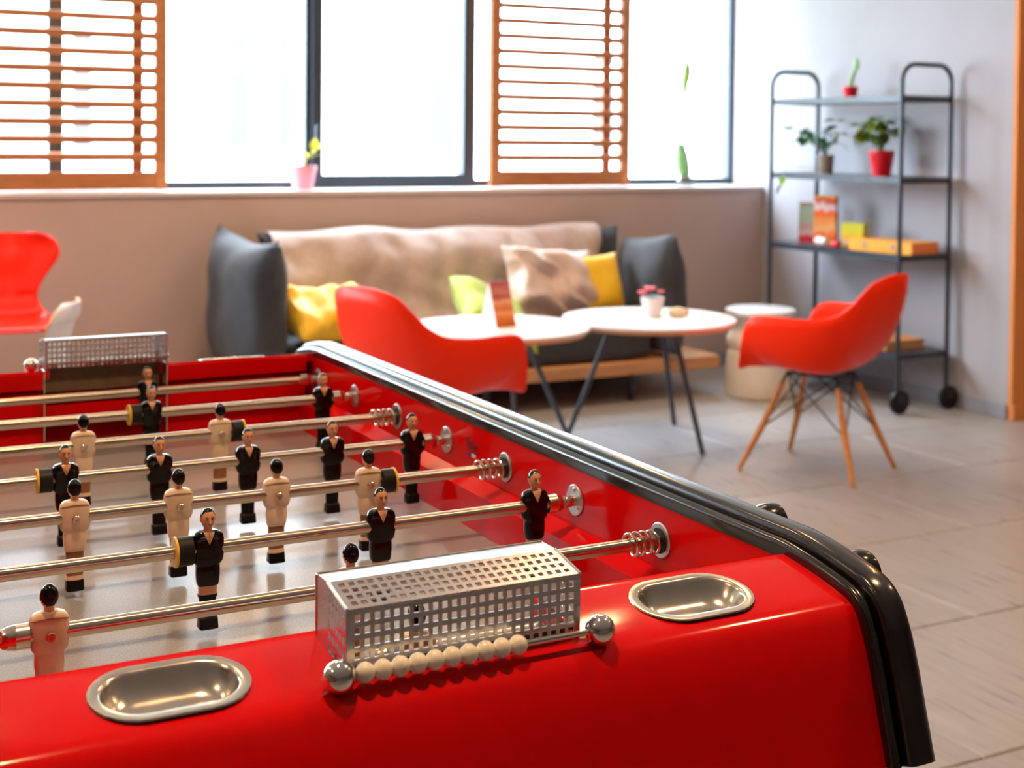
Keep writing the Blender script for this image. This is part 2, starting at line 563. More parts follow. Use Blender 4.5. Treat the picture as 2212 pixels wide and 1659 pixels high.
# ================================================================== FOOSBALL TABLE (table units, then scaled)
XL, XC, YC = -0.584, -0.297, 0.375
TO = Vector((XC * S, YC * S, 0))
TOFF = (TO.x, TO.y, TO.z - ZR)       # u*S - TOFF = local
table = thing('foosball_table', 'glossy red foosball table with black rounded rails in the foreground', 'foosball table', TO)

def tpart(name, mb, mt, parent=None, **k):
    return part(name, mb, mt, parent or table, off=TOFF, sc_=S, **k)

near = [(-.165, .0346), (-.185, .0325), (-.2067, .0292), (-.2327, .0240), (-.2445, .0203), (-.2520, .0145), (-.2572, .0055), (-.2632, -.0081), (-.2709, -.032), (-.2786, -.059), (-.2863, -.0852)]
nearS = [(p.x, p.y) for p in catmull([(a, b, 0) for a, b in near], 3)]
def mir(p):
    return (2 * YC - p[0], p[1])
def ledge(y):
    for (a, b), (c, d) in zip(near[:-1], near[1:]):
        if c <= y <= a:
            return d + (b - d) * (y - c) / (a - c)
    return .0346

# end panels: one closed bent sheet with the cup holes cut through
def end_panel(flip):
    th = 0.012
    outer = [(-.170, .0346)] + nearS[1:]
    inner = []
    for i, p in enumerate(outer):
        a = outer[max(0, i - 1)]
        b = outer[min(len(outer) - 1, i + 1)]
        d = Vector((b[0] - a[0], b[1] - a[1])).normalized()
        nrm = Vector((d.y, -d.x))
        if nrm.y > 0 or (abs(nrm.y) < .5 and nrm.x < 0):
            nrm = -nrm
        inner.append((p[0] + nrm.x * th if i > 2 else p[0], p[1] + nrm.y * th if i <= 2 else p[1] + nrm.y * th))
    poly = outer + inner[::-1]
    if flip:
        poly = [mir(p) for p in poly]
    o = tpart('end_panel', MB().prism(poly, XL - .002, .002), RED)
    return o

def stadium(cx, cy, L, W, ins, z, n=14):
    r = W / 2 - ins
    a = (L - W) / 2
    pts = []
    for k in range(n + 1):
        t = -PI / 2 + PI * k / n
        pts.append((cx + a + r * math.cos(t), cy + r * math.sin(t), z))
    for k in range(n + 1):
        t = PI / 2 + PI * k / n
        pts.append((cx - a + r * math.cos(t), cy + r * math.sin(t), z))
    return pts

CUPS = [(-.4825, -.2085), (-.1125, -.2085)]
CL, CW = .096, .061
def tilt(pts, cy):
    return [(x, y, z + (ledge(cy) + (y - cy) * .15)) for x, y, z in pts]

for flip in (0, 1):
    ep = end_panel(flip)
    for cx, cy in CUPS + [(None, None)]:
        rg = []
        for ins, z in ((.007, .012), (.007, -.03)):
            if cx is None:
                ring = [(-.3785, -.2295, z + .03), (-.2215, -.2295, z + .03), (-.2215, -.150, z + .03), (-.3785, -.150, z + .03)]
            else:
                ring = tilt(stadium(cx, cy, CL, CW, ins, z), cy)
            if flip:
                ring = [(2 * XC - x, 2 * YC - y, z_) for x, y, z_ in ring]
            rg.append(ring)
        cut = link('cutter', MB().rings(rg).mesh('cutter', RED, TOFF, S), table)
        bo = ep.modifiers.new('hole', 'BOOLEAN')
        bo.operation = 'DIFFERENCE'
        bo.solver = 'EXACT'
        bo.object = cut
        bpy.context.view_layer.update()
        dg = bpy.context.evaluated_depsgraph_get()
        me = bpy.data.meshes.new_from_object(ep.evaluated_get(dg))
        ep.modifiers.clear()
        ep.data = me
        bpy.data.objects.remove(cut)
        if cx is None:
            continue
        # the steel cup insert
        rg = []
        for ins, z in ((0, .0002), (.0005, .0012), (.0060, .0014), (.0072, .0008), (.0082, -.0010), (.0100, -.0045), (.0130, -.0090), (.0165, -.0125), (.0205, -.0142), (.026, -.0146)):
            ring = tilt(stadium(cx, cy, CL, CW, ins, z), cy)
            if flip:
                ring = [(2 * XC - x, 2 * YC - y, z_) for x, y, z_ in ring]
            rg.append(ring)
        cu = tpart('cup_insert', MB().rings(rg, False, True), BRUSH)
        for sx in (-.022, .022):
            p = tilt([(cx + sx, cy - .008, -.0137)], cy)[0]
            if flip:
                p = (2 * XC - p[0], 2 * YC - p[1], p[2])
            tpart('screw', MB().ball(p, (.002, .002, .0012), 10, 6), STEEL, cu)
    me = ep.data
    me.polygons.foreach_set('use_smooth', [True] * len(me.polygons))
    me.set_sharp_from_angle(angle=math.radians(30))

# side walls with the same end profile
full = nearS[::-1] + [mir(p) for p in nearS]
for xa, xb in ((.0, .031), (XL - .031, XL)):
    poly = full + [(2 * YC + .25, -.0852), (-.25, -.0852)]
    tpart('side_wall', MB().prism(full, xa, xb), REDIN)

# black rail, swept over the side wall from end to end
cs = [(-.0005, -.004)]
for k in range(0, 10):
    a = math.radians(205 - k * 20)
    cs.append((.0042 + .0047 * math.cos(a), .0046 + .0047 * math.sin(a)))
cs += [(.0092, .0062), (.0095, .0105), (.0102, .0140), (.0118, .0157), (.0145, .0164), (.0210, .0166), (.0280, .0161), (.0322, .0146), (.0348, .0108), (.0362, .0050), (.0366, -.002), (.0366, -.010), (.0360, -.0125), (.0305, -.0125), (.0305, -.004)]
for side in (1, -1):
    rs = []
    for i, p in enumerate(full):
        a = full[max(0, i - 1)]
        b = full[min(len(full) - 1, i + 1)]
        d = Vector((b[0] - a[0], b[1] - a[1])).normalized()
        nrm = Vector((-d.y, d.x))
        rs.append([((q[0] if side > 0 else XL - q[0]), p[0] + nrm.x * q[1], p[1] + nrm.y * q[1]) for q in cs])
    tpart('black_rail', MB().rings(rs), BLACKRAIL)

# pitch, bumpers, end walls, floor of the cabinet
tpart('pitch', MB().box((XL + .001, -.205, -.082), (-.001, 2 * YC + .205, -.0745)), FIELD, smooth=False)
for sgn, xw in ((1, 0.0), (-1, XL)):
    tpart('bumper_strip', MB().prism([(xw, -.0265), (xw - sgn * .020, -.0345), (xw - sgn * .021, -.0746), (xw, -.0746)], -.176, 2 * YC + .176, 'xz'), REDIN, smooth=False)
for flip in (0, 1):
    def yy_(v):
        return 2 * YC - v if flip else v
    def xx_(v):
        return 2 * XC - v if flip else v
    gl_, gr_ = -.379, -.215
    for a, b in ((XL + .0005, gl_), (gr_, -.0005)):
        xa, xb = sorted((xx_(a), xx_(b)))
        ya, yb_ = sorted((yy_(-.1725), yy_(-.1775)))
        tpart('end_wall', MB().box((xa, ya, -.0746), (xb, yb_, .006)), REDIN, bevel=.002)
        ya, yb_ = sorted((yy_(-.168), yy_(-.1755)))
        tpart('end_lip', MB().box((xa, ya, .009), (xb, yb_, .0322)), REDIN, bevel=.0015)
    xa, xb = sorted((xx_(gl_), xx_(gr_)))
    ya, yb_ = sorted((yy_(-.215), yy_(-.221)))
    tpart('goal_deflector', MB().box((xa, ya, -.002), (xb, yb_, .030)), GOALIN, smooth=False)
    ya, yb_ = sorted((yy_(-.195), yy_(-.20)))
    tpart('goal_lower_board', MB().box((xa, ya, -.040), (xb, yb_, -.018)), REDIN, smooth=False)
    for gx in (gl_, gr_):
        xa, xb = sorted((xx_(gx - .0008), xx_(gx + .0008)))
        ya, yb_ = sorted((yy_(-.167), yy_(-.19)))
        tpart('goal_post', MB().box((xa, ya, -.06), (xb, yb_, .0345)), BRUSH, smooth=False)
tpart('cabinet_floor', MB().box((XL - .028, -.262, -.092), (.028, 2 * YC + .262, -.084)), BLACKMAT, bevel=.002)
LEG = MB().rings([[(-.05, -.05, 0), (.05, -.05, 0), (.05, .05, 0), (-.05, .05, 0)], [(-.065, -.065, .846), (.065, -.065, .846), (.065, .065, .846), (-.065, .065, .846)]]).mesh('leg', RED, smooth=False)
for lx in (XL + .05, -.05):
    for ly in (-.16, 2 * YC + .16):
        link('leg', LEG, table, (lx * S - TO.x, ly * S - TO.y, 0))

# perforated goal cages on the end ledges
def perf(mb, P, Q, R_, Tq, nc, nr, m=.0035, hole=.58):
    """perforated panel P->Q along, P->R down; quad P Q Tq R"""
    P, Q, R_, Tq = map(Vector, (P, Q, R_, Tq))
    L = (Q - P).length
    Hh = (R_ - P).length
    us, hu = [0.0], [False]
    pit_ = (L - 2 * m) / nc
    for i in range(nc):
        a = m + i * pit_
        us += [(a + pit_ * (1 - hole) / 2) / L, (a + pit_ * (1 + hole) / 2) / L]
    us += [1.0]
    vs = [0.0]
    mv = min(m * .5, Hh * .06)
    pv = (Hh - 2 * mv) / nr
    for i in range(nr):
        a = mv + i * pv
        vs += [(a + pv * (1 - hole) / 2) / Hh, (a + pv * (1 + hole) / 2) / Hh]
    vs += [1.0]
    n = len(mb.v)
    for v in vs:
        for u in us:
            p = P.lerp(Q, u).lerp(R_.lerp(Tq, u), v)
            mb.v.append(tuple(p))
    k = len(us)
    for j in range(len(vs) - 1):
        for i in range(len(us) - 1):
            if i % 2 == 1 and j % 2 == 1:
                continue
            a = n + j * k + i
            mb.f.append((a, a + 1, a + 1 + k, a + k))

CX0, CX1 = -.3815, -.2185
for flip in (0, 1):
    mb = MB()
    A = lambda x, y, z: (2 * XC - x, 2 * YC - y, z) if flip else (x, y, z)
    zt_, zs, zf, zk = .0738, .0668, .0245, .0345
    yb1, yt1, ys1 = -.178, -.198, -.2315
    mb.grid(lambda u, v: A(CX0 + (CX1 - CX0) * u, yb1 + (yt1 - yb1) * v, zt_), 2, 1)
    perf(mb, A(CX0, yt1, zt_), A(CX1, yt1, zt_), A(CX0, ys1, zs), A(CX1, ys1, zs), 24, 4)
    perf(mb, A(CX0, ys1, zs), A(CX1, ys1, zs), A(CX0, ys1, zf), A(CX1, ys1, zf), 24, 5)
    for cx in (CX0, CX1):
        perf(mb, A(cx, yt1, zt_ - .003), A(cx, ys1, zs), A(cx, yt1, .030), A(cx, ys1, zf), 5, 5, .0015)
        mb.grid(lambda u, v: A(cx, yb1 + (yt1 - yb1) * u, zk - .004 + (zt_ - zk + .004) * v), 1, 1)
    cg = tpart('goal_cage', mb, ALU, solid=.0014, smooth=False)
    ed = MB()
    for a, b in (((CX0, yt1, zt_), (CX0, ys1, zs)), ((CX0, yb1, zt_), (CX1, yb1, zt_)), ((CX1, yt1, zt_), (CX1, ys1, zs)), ((CX0, yb1, zk), (CX0, yb1, zt_)), ((CX1, yb1, zk), (CX1, yb1, zt_))):
        ed.cyl(A(*a), A(*b), .0013, seg=8)
    for i in range(23):  # small balls added along the bend to stand for its highlights
        ed.ball(A(CX0 + .0035 + (i + 1) * (CX1 - CX0 - .007) / 24, ys1 - .0002, zs), .0011, 8, 6)
    tpart('rolled_edge', ed, ALU, cg)
    # scoring rod with its two end balls
    by, bz = -.2425, .0314
    rod = tpart('scoring_rod', MB().cyl(A(-.390, by, bz), A(-.2095, by, bz), .0021, seg=12), STEEL)
    for bx in (-.3905, -.2090):
        tpart('end_ball', MB().lathe([(.0005, .0100), (.0018, .0099), (.0022, .0101), (.0036, .0096), (.0062, .0081), (.0085, .0057), (.0099, .0026), (.0102, 0), (.0099, -.0026), (.0085, -.0057), (.0062, -.0081), (.0036, -.0096), (.0005, -.0101)], 26, A(bx, by, bz)), CHROME, rod)
bead = MB().lathe([(.0022, -.0060), (.0034, -.0053), (.0050, -.0037), (.0060, -.0018), (.0063, 0), (.0060, .0018), (.0050, .0037), (.0034, .0053), (.0022, .0060)], 22, axis='x').mesh('scoring_bead', IVORY, (0, 0, 0), S)
ORD = ['first', 'second', 'third', 'fourth', 'fifth', 'sixth', 'seventh', 'eighth', 'ninth', 'tenth']
for i in range(10):
    o = link('scoring_bead', bead, None, ((-.3738 + i * .01155) * S, -.2425 * S, ZR + .0314 * S))
    tag(o, 'ivory scoring bead, %s from the left chrome end ball' % ORD[i], 'bead', 'ivory scoring beads in front of the near goal')
for i in range(10):
    bx = -.2265 - i * .01155 if i < 8 else -.3560 - (i - 8) * .01155
    o = link('scoring_bead', bead, None, (bx * S, (2 * YC + .2425) * S, ZR + .0314 * S))
    tag(o, 'ivory scoring bead seen through the far goal cage, %s from the right' % ORD[i], 'bead', 'ivory scoring beads behind the far goal')

# name and tricolour on the inner side wall
tc_ = bpy.data.curves.new('lettering', 'FONT')
tc_.body = 'Petiot'
tc_.size = .020 * S
tc_.shear = 0.35
tc_.extrude = .0001
to = bpy.data.objects.new('lettering', tc_)
COL.objects.link(to)
bpy.context.view_layer.update()
tm = bpy.data.meshes.new_from_object(to.evaluated_get(bpy.context.evaluated_depsgraph_get()))
bpy.data.objects.remove(to)
tm.materials.clear()
tm.materials.append(LOGO)
lt = link('lettering', tm, table)
lt.rotation_euler = (PI / 2, 0, -PI / 2)
lt.location = (-.0006 * S - TO.x, .400 * S - TO.y, .001 * S + ZR)
lt.scale = (.62, 1, 1)
tpart('flag_blue_band', MB().box((-.0006, .3835, -.0062), (-.0002, .3925, -.0022)), BLUE, smooth=False)
tpart('flag_white_band', MB().box((-.0006, .3725, -.0062), (-.0002, .3835, -.0022)), WHITE, smooth=False)

# flanges on both side walls
def flange(y, white, side):
    xw = 0.0 if side > 0 else XL
    d = -1 if side > 0 else 1
    if white:
        f = tpart('rod_flange', MB().lathe([(.0110, 0), (.0160, 0), (.0160, d * .0012), (.0150, d * .0020), (.0110, d * .0020)], 28, (xw, y, 0), 'x', False, False), ZINC)
        tpart('bush', MB().lathe([(.006, d * .0004), (.0112, d * .0004), (.0112, d * .0030), (.006, d * .0030)], 24, (xw, y, 0), 'x', False, False), RUBBER, f)
    else:
        f = tpart('rod_flange', MB().lathe([(.001, 0), (.0155, 0), (.0155, d * .0012), (.0145, d * .0020), (.001, d * .0020)], 28, (xw, y, 0), 'x'), ZINC)
        tpart('collar', MB().lathe([(.0042, 0), (.0056, 0), (.0056, d * .0115), (.0050, d * .0125), (.0042, d * .0125)], 20, (xw, y, 0), 'x', False, False), STEEL, f)
        for k in range(3):
            a = PI / 2 + k * 2 * PI / 3
            tpart('rivet', MB().ball((xw + d * .002, y + .0108 * math.cos(a), .0108 * math.sin(a)), (.0016, .0023, .0023), 10, 8), CHROME, f)

# ---- player figures (face -y), table units
def se_ring(z, hx, hy, cy=0.0, e=2.6, n=24):
    out = []
    for k in range(n):
        a = 2 * PI * k / n
        c, s_ = math.cos(a), math.sin(a)
        out.append((hx * math.copysign(abs(c) ** (2 / e), c), cy + hy * math.copysign(abs(s_) ** (2 / e), s_), z))
    return out

def body_mb():
    mb = MB()
    mb.rings([se_ring(q[0], q[1], q[2], 0, 3.8) for q in ((.0160, .0042, .0034), (.0155, .0078, .0046), (.0143, .0108, .0053), (.0120, .0127, .0060), (.0085, .0136, .0064), (.0030, .0138, .0067), (-.0040, .0136, .0067), (-.0080, .0132, .0065), (-.0106, .0125, .0062), (-.0120, .0115, .0059), (-.0129, .0105, .0056), (-.0137, .0101, .0055), (-.0150, .0101, .0057), (-.0215, .0102, .0062), (-.0280, .0096, .0061), (-.0305, .0091, .0057), (-.0313, .0086, .0052))])
    return mb
def head_mb(front):
    mb = MB()
    mb.ball((0, -.0004, .0258), (.0060, .0068, .0086), 22, 16)
    mb.cyl((0, .0004, .0130), (0, 0, .0195), .0040, .0034, 14)
    mb.tube([(0, -.0068, .0272), (0, -.0077, .0252), (0, -.0083, .0238), (0, -.0068, .0230)], [.0006, .0009, .0011, .0006], 8)
    for sg in (-1, 1):
        mb.ball((sg * .0060, .0002, .0255), (.0008, .0014, .0020), 8, 6)
    if front:
        rows = [(.0160, .0050, -.0036), (.0150, .0047, -.0054), (.0125, .0037, -.0066), (.0090, .0021, -.0071), (.0046, .0001, -.0072)]
        n = len(mb.v)
        for z, hw, y in rows:
            for k in range(5):
                t = -1 + k / 2
                mb.v.append((hw * t, y + .0004 * t * t, z))
        for i in range(4):
            for k in range(4):
                a = n + i * 5 + k
                mb.f.append((a, a + 1, a + 6, a + 5))
    return mb
def hair_mb():
    mb = MB()
    mb.ball((0, .0001, .0260), (.0065, .0072, .0090), 26, 20, keep=lambda x, y, z: y * .95 + z > .12)
    return mb
def face_mb():
    mb = MB()
    for sg in (-1, 1):
        mb.ball((sg * .0022, -.0068, .0262), (.0008, .0005, .0005), 8, 6)
        mb.tube([(sg * .0010, -.0071, .0274), (sg * .0024, -.0068, .0279), (sg * .0036, -.0061, .0274)], .00035, 6)
    return mb
def boots_mb(top):
    mb = MB()
    mb.rings([se_ring(top, .0066, .0042, 0, 4), se_ring(top - .0005, .0078, .0050, 0, 5), se_ring(-.0600, .0080, .0062, -.0006, 6), se_ring(-.0675, .0082, .0068, -.0008, 7), se_ring(-.0682, .0076, .0062, -.0008, 7)])
    return mb

def U(mb, name, mt):
    return mb.mesh(name, mt, (0, 0, 0), S)
M_body_b = U(body_mb(), 'player_figure', BLACKPAINT)
M_body_w = U(body_mb(), 'player_figure', CREAM)
M_head_b = U(head_mb(True), 'head', SKIN)
M_head_w = U(head_mb(False), 'head', CREAM if False else SKIN)
M_hair = U(hair_mb(), 'hair', BLACKPAINT)
M_face = U(face_mb(), 'face_paint', FACEDARK)
M_lip = U(MB().ball((0, -.0066, .0216), (.0011, .0005, .0005), 8, 6), 'mouth', LIP)
M_leg_b = U(MB().rings([se_ring(-.0300, .0080, .0048, 0, 3), se_ring(-.0400, .0078, .0046, 0, 3)]), 'thighs', SKIN)
M_sock = U(MB().rings([se_ring(-.0388, .0076, .0044, 0, 3), se_ring(-.0390, .0084, .0052, 0, 3), se_ring(-.0410, .0083, .0051, 0, 3), se_ring(-.0425, .0074, .0046, 0, 3), se_ring(-.0600, .0070, .0044, 0, 3)]), 'socks', BLACKMAT)
M_boot = U(boots_mb(-.0575), 'boots', BLACKMAT)
M_leg_w = U(MB().rings([se_ring(-.0300, .0082, .0050, 0, 3), se_ring(-.0545, .0076, .0046, 0, 3)]), 'legs', BROWNLEG)
M_sockw = U(MB().rings([se_ring(-.0540, .0078, .0048, 0, 3), se_ring(-.0585, .0080, .0050, 0, 3)]), 'socks', CREAM)
M_pend = U(MB().ball((0, -.0077, .0098), .0009, 8, 6), 'pendant', CHROME)
M_screw = U(MB().lathe([(.0001, .0094), (.0014, .0094), (.0014, .0104), (.0030, .0104), (.0036, .0098), (.0036, .0055)], 18, (0, 0, -.0005), 'y', True, False), 'screw', STEEL)
M_seam = U(MB().tube([(-.0130, .0028, .0098), (-.0110, .0055, .0108), (-.005, .0063, .0117), (0, .0064, .0119), (.005, .0063, .0117), (.0110, .0055, .0108), (.0130, .0028, .0098)], .00036, 6), 'seam', CREAMLINE)

def player(parent, x, white):
    p = link('player_figure', M_body_w if white else M_body_b, parent, (x * S, 0, 0), PI if white else 0)
    if white:
        for nm, me in (('head', M_head_w), ('hair', M_hair), ('face_paint', M_face), ('legs', M_leg_w), ('socks', M_sockw), ('boots', M_boot), ('screw', M_screw), ('seam', M_seam)):
            link(nm, me, p)
    else:
        for nm, me in (('head', M_head_b), ('hair', M_hair), ('face_paint', M_face), ('mouth', M_lip), ('thighs', M_leg_b), ('socks', M_sock), ('boots', M_boot), ('pendant', M_pend), ('screw', M_screw)):
            link(nm, me, p)
    return p

M_handle = U(MB().lathe([(.0056, 0), (.0100, .002), (.0125, .010), (.0130, .026), (.0162, .050), (.0190, .062), (.0196, .070), (.0182, .078), (.0115, .0825), (.002, .084)], 26, axis='x'), 'handle', BLACKPL)
M_bump = U(MB().lathe([(.0056, 0), (.0118, 0), (.0124, .0006), (.0124, .0128), (.0118, .0134), (.0056, .0134)], 26, axis='x', cap0=False, cap1=False), 'bumper', RUBBER)
M_bumpy = U(MB().lathe([(.0056, -.0022), (.0126, -.0022), (.0130, -.0018), (.0130, -.0002), (.0126, 0), (.0056, 0)], 26, axis='x', cap0=False, cap1=False), 'bumper_washer', YELLOWPL)
M_bull = U(MB().lathe([(.0035, .0205), (.0050, .0203), (.0068, .0185), (.0083, .0145), (.0089, .0102), (.0090, .0100), (.0087, .0098), (.0090, .0096), (.0090, .0004), (.0084, 0), (.0056, 0)], 26, axis='x', cap0=False, cap1=False), 'end_cap', BRUSH)
def spring_mb():
    pts = []
    n = 88
    for i in range(n + 1):
        t = i / n
        a = 2 * PI * 4.1 * t
        pts.append((-.034 + .030 * t, .0098 * math.cos(a), .0098 * math.sin(a)))
    return MB().tube(pts, .0013, 8)
M_spring = U(spring_mb(), 'spring', STEEL)

RODS = [
    # y, white?, players, handle end, bumper (player index, side), label
    (-.15, True, [-.300], .107, None, 'steel foosball rod with one cream goalkeeper, hidden behind the near goal cage'),
    (0.00, True, [-.518, -.291], .134, None, 'nearest visible steel rod, carrying two cream players seen from behind'),
    (0.15, False, [-.364, -.205, -.046], 0, (0, -1), 'second nearest steel rod, carrying three black players facing the camera'),
    (0.30, True, [-.545, -.448, -.352, -.255, -.158], .092, (4, 1), 'steel rod with a row of five cream players seen from behind'),
    (0.45, False, [-.431, -.335, -.239, -.142, -.045], 0, (0, -1), 'steel rod with a row of five black players facing the camera'),
    (0.60, True, [-.544, -.386, -.228], .092, (2, 1), 'steel rod with three cream players, beyond the row of five black ones'),
    (0.75, False, [-.275, -.046], 0, (0, -1), 'steel rod with two black defenders, second from the far goal'),
    (0.90, False, [-.246], 0, None, 'farthest steel rod, carrying the single black goalkeeper before the far goal'),
]
for y, white, ps, hx, bump, label in RODS:
    t = thing('foosball_rod', label, 'foosball rod', (0, y * S, ZR), 0, 'sliding rods of the foosball table')
    if white:
        le = ps[0] - .0135
        tub = MB().cyl((le, 0, 0), (hx - .01, 0, 0), .0057, seg=40)
        thin = MB().cyl((XL - .03, 0, 0), (le, 0, 0), .0034, seg=16)
        part('rod_tube', tub, RODSTEEL, t, sc_=S)
        part('inner_rod', thin, RODSTEEL, t, sc_=S)
        link('end_cap', M_bull, t, (le * S, 0, 0), PI)
        ks = min(1.0, (hx - .040) / .084)
        link('handle', M_handle, t, ((hx - .084 * ks) * S, 0, 0)).scale = (ks, 1 if y < .1 else .85, 1 if y < .1 else .85)
        link('spring', M_spring, t)
    else:
        re = ps[-1] + .0130
        if len(ps) == 1:
            re = -.028
        tub = MB().cyl((re, 0, 0), (XL - .10, 0, 0), .0057, seg=40)
        thin = MB().cyl((re, 0, 0), (.03, 0, 0), .0034, seg=16)
        part('rod_tube', tub, RODSTEEL, t, sc_=S)
        part('inner_rod', thin, RODSTEEL, t, sc_=S)
        link('end_cap', M_bull, t, (re * S, 0, 0), 0)
        link('handle', M_handle, t, ((XL - .09) * S, 0, 0), PI)
    for k, x in enumerate(ps):
        player(t, x, white)
    if bump:
        k, sd = bump
        x = ps[k] + sd * .0268
        bu = link('bumper', M_bump, t, ((x - (.0134 if sd > 0 else 0)) * S, 0, 0))
        bu2 = link('bumper_washer', M_bumpy, bu, ((.0156 if sd > 0 else 0) * S, 0, 0))
    flange(y, white, 1)
    flange(y, not white, -1)

# ================================================================== FURNITURE
# ---- tub armchairs on wooden dowel legs
def tub_shell():
    half = [(0, .252, .430), (.12, .255, .430), (.20, .250, .430), (.250, .240, .440), (.286, .215, .52), (.308, .182, .612), (.318, .135, .652), (.322, .04, .658), (.314, -.08, .658), (.292, -.170, .668), (.258, -.232, .705), (.222, -.272, .760), (.172, -.302, .806), (.09, -.322, .826), (0, -.328, .830)]
    hs = catmull(half, 4)
    rim = hs + [Vector((-p.x, p.y, p.z)) for p in hs[-2:0:-1]]
    mb = MB()
    n = len(rim)
    rows = 15
    rs = []
    for j in range(rows + 1):
        r = max(.02, j / rows)
        ring = []
        for p in rim:
            back = max(0.0, min(1.0, (-p.y - .05) / .25))
            front = max(0.0, min(1.0, (p.y - .15) / .1))
            h = 1 - (1 - r) ** (1.75 - .3 * back)
            g = r ** (3.0 - .6 * back - 1.0 * front)
            z0 = .418 + .085 * (p.y * h)
            lipd = -.012 * front * max(0, (r - .8) / .2) ** 2
            ring.append((p.x * h, p.y * h, z0 + (p.z - z0) * g + lipd))
        rs.append(ring)
    mb.rings(rs, True, False)
    return mb

def tub_chair(label, loc, rz, master=None):
    if master:
        c = copy_tree(master)
        c.location = loc
        c.rotation_euler = (0, 0, rz)
        c['label'] = label
        return c
    t = thing('tub_armchair', label, 'chair', loc, rz, 'orange-red tub armchairs')
    part('shell', tub_shell(), ORANGE, t, solid=.009)
    tops = [(.085, .10), (-.085, .10), (.085, -.11), (-.085, -.11)]
    feet = [(.232, .245), (-.232, .245), (.205, -.245), (-.205, -.245)]
    for (a, b), (c, d) in zip(tops, feet):
        part('leg', MB().tube([(a + (c - a) * .12, b + (d - b) * .12, .36), (a + (c - a) * .5, b + (d - b) * .5, .19), (c, d, .004)], [.011, .0145, .0095], 12), WOODLEG, t)
        part('leg_bracket', MB().tube([(a, b, .408), (a + (c - a) * .14, b + (d - b) * .14, .352)], .006, 8), DARKMET, t)
    wires = MB()
    q = [Vector((a + (c - a) * .55, b + (d - b) * .55, .175)) for (a, b), (c, d) in zip(tops, feet)]
    up = [Vector((a, b, .40)) for a, b in tops]
    for i, j in ((0, 1), (1, 0), (2, 3), (3, 2), (0, 2), (2, 0), (1, 3), (3, 1)):
        wires.tube([q[i], up[j]], .0035, 8)
    for i, j in ((0, 1), (2, 3), (0, 2), (1, 3)):
        wires.tube([up[i], up[j]], .005, 8)
    part('wire_bracing', wires, DARKMET, t)
    return t

def facing(dx, dy):
    return math.atan2(-dx, dy)

ch1 = tub_chair('orange-red tub armchair on wooden dowel legs in front of the metal shelf', (2.985, 3.305, 0), facing(-.42, .91))
ch2 = tub_chair('orange-red tub armchair half hidden behind the foosball table rail', (1.31, 3.49, 0), facing(.95, .26), ch1)

# ---- moulded plywood chairs
def ply_chair(name, label, loc, rz, mt, seatz=.572, top=.93):
    t = thing(name, label, 'chair', loc, rz)
    sp = catmull([(.185, seatz - .016, .12), (.155, seatz - .004, .185), (.06, seatz + .002, .20), (-.06, seatz - .008, .185), (-.15, seatz + .010, .150), (-.185, seatz + .05, .118), (-.205, seatz + .11, .108), (-.222, seatz + .17, .135), (-.238, seatz + .25, .190), (-.252, top - .06, .195), (-.262, top - .02, .165), (-.268, top, .10)], 5)
    mb = MB()
    cols = 14
    n0 = len(mb.v)
    for p in sp:
        for k in range(cols + 1):
            u = -1 + 2 * k / cols
            zz = p.y
            yy2 = p.x
            if p.y > seatz + .10:
                yy2 += .035 * u * u
            else:
                zz += .006 * u * u
            mb.v.append((p.z * u, yy2, zz))
    for i in range(len(sp) - 1):
        for k in range(cols):
            a = n0 + i * (cols + 1) + k
            mb.f.append((a, a + 1, a + cols + 2, a + cols + 1))
    o = part('shell', mb, mt, t, solid=.010)
    o.data.materials.append(PLYEDGE)
    o.modifiers['thickness'].material_offset_rim = 1 if mt is WHITE else 0
    for sx in (-1, 1):
        for sy in (-1, 1):
            part('leg', MB().tube([(sx * .05, sy * .05, seatz - .022), (sx * .15, sy * .14, seatz - .03), (sx * .175, sy * .165, seatz - .06), (sx * .22, sy * .22, .006)], .0085, 10), CHROME, t)
    return t

ply_chair('plywood_chair', 'red lacquered plywood chair with waisted back at the left edge', (.02, 4.88, 0), facing(-.15, -1), REDLACQ)
ply_chair('plywood_chair', 'white plywood chair back poking up behind the far goal cage', (-.08, 4.26, 0), facing(-.90, .40), WHITE, seatz=.41, top=.735)

# ---- round coffee tables
def coffee_table(label, cx, cy, top, R_, a0, f0=.37):
    t = thing('coffee_table', label, 'table', (cx, cy, 0), 0, 'round white coffee tables')
    part('table_top', MB().lathe([(R_ - .018, top - .030), (R_ - .003, top - .014), (R_, top - .006), (R_ - .002, top), (.001, top)], 64), TABLETOP, t)
    part('top_edge', MB().lathe([(R_ - .03, top - .0305), (R_ - .0175, top - .0302), (R_ - .0028, top - .0138), (R_ - .012, top - .012)], 64, cap0=False, cap1=False), PLYEDGE, t)
    for k in range(3):
        a = a0 + (0, 2.35 if f0 > .4 else 2.094, -2.35 if f0 > .4 else -2.094)[k]
        part('leg', MB().tube([(.17 * math.cos(a), .17 * math.sin(a), top - .03), ((f0 if k == 0 else .37) * math.cos(a), (f0 if k == 0 else .37) * math.sin(a), .004)], [.0125, .0115], 12), BLACKMET, t)
    return t
T1 = (1.85, 3.995, .570)
T2 = (2.645, 4.075, .555)
coffee_table('round white coffee table with a folded menu card on it', T1[0], T1[1], T1[2], .378, math.atan2(4.31 - T1[1], 2.375 - T1[0]), .59)
coffee_table('round white coffee table with a small potted flower on it', T2[0], T2[1], T2[2], .392, math.atan2(4.26 - T2[1], 2.361 - T2[0] - .15))

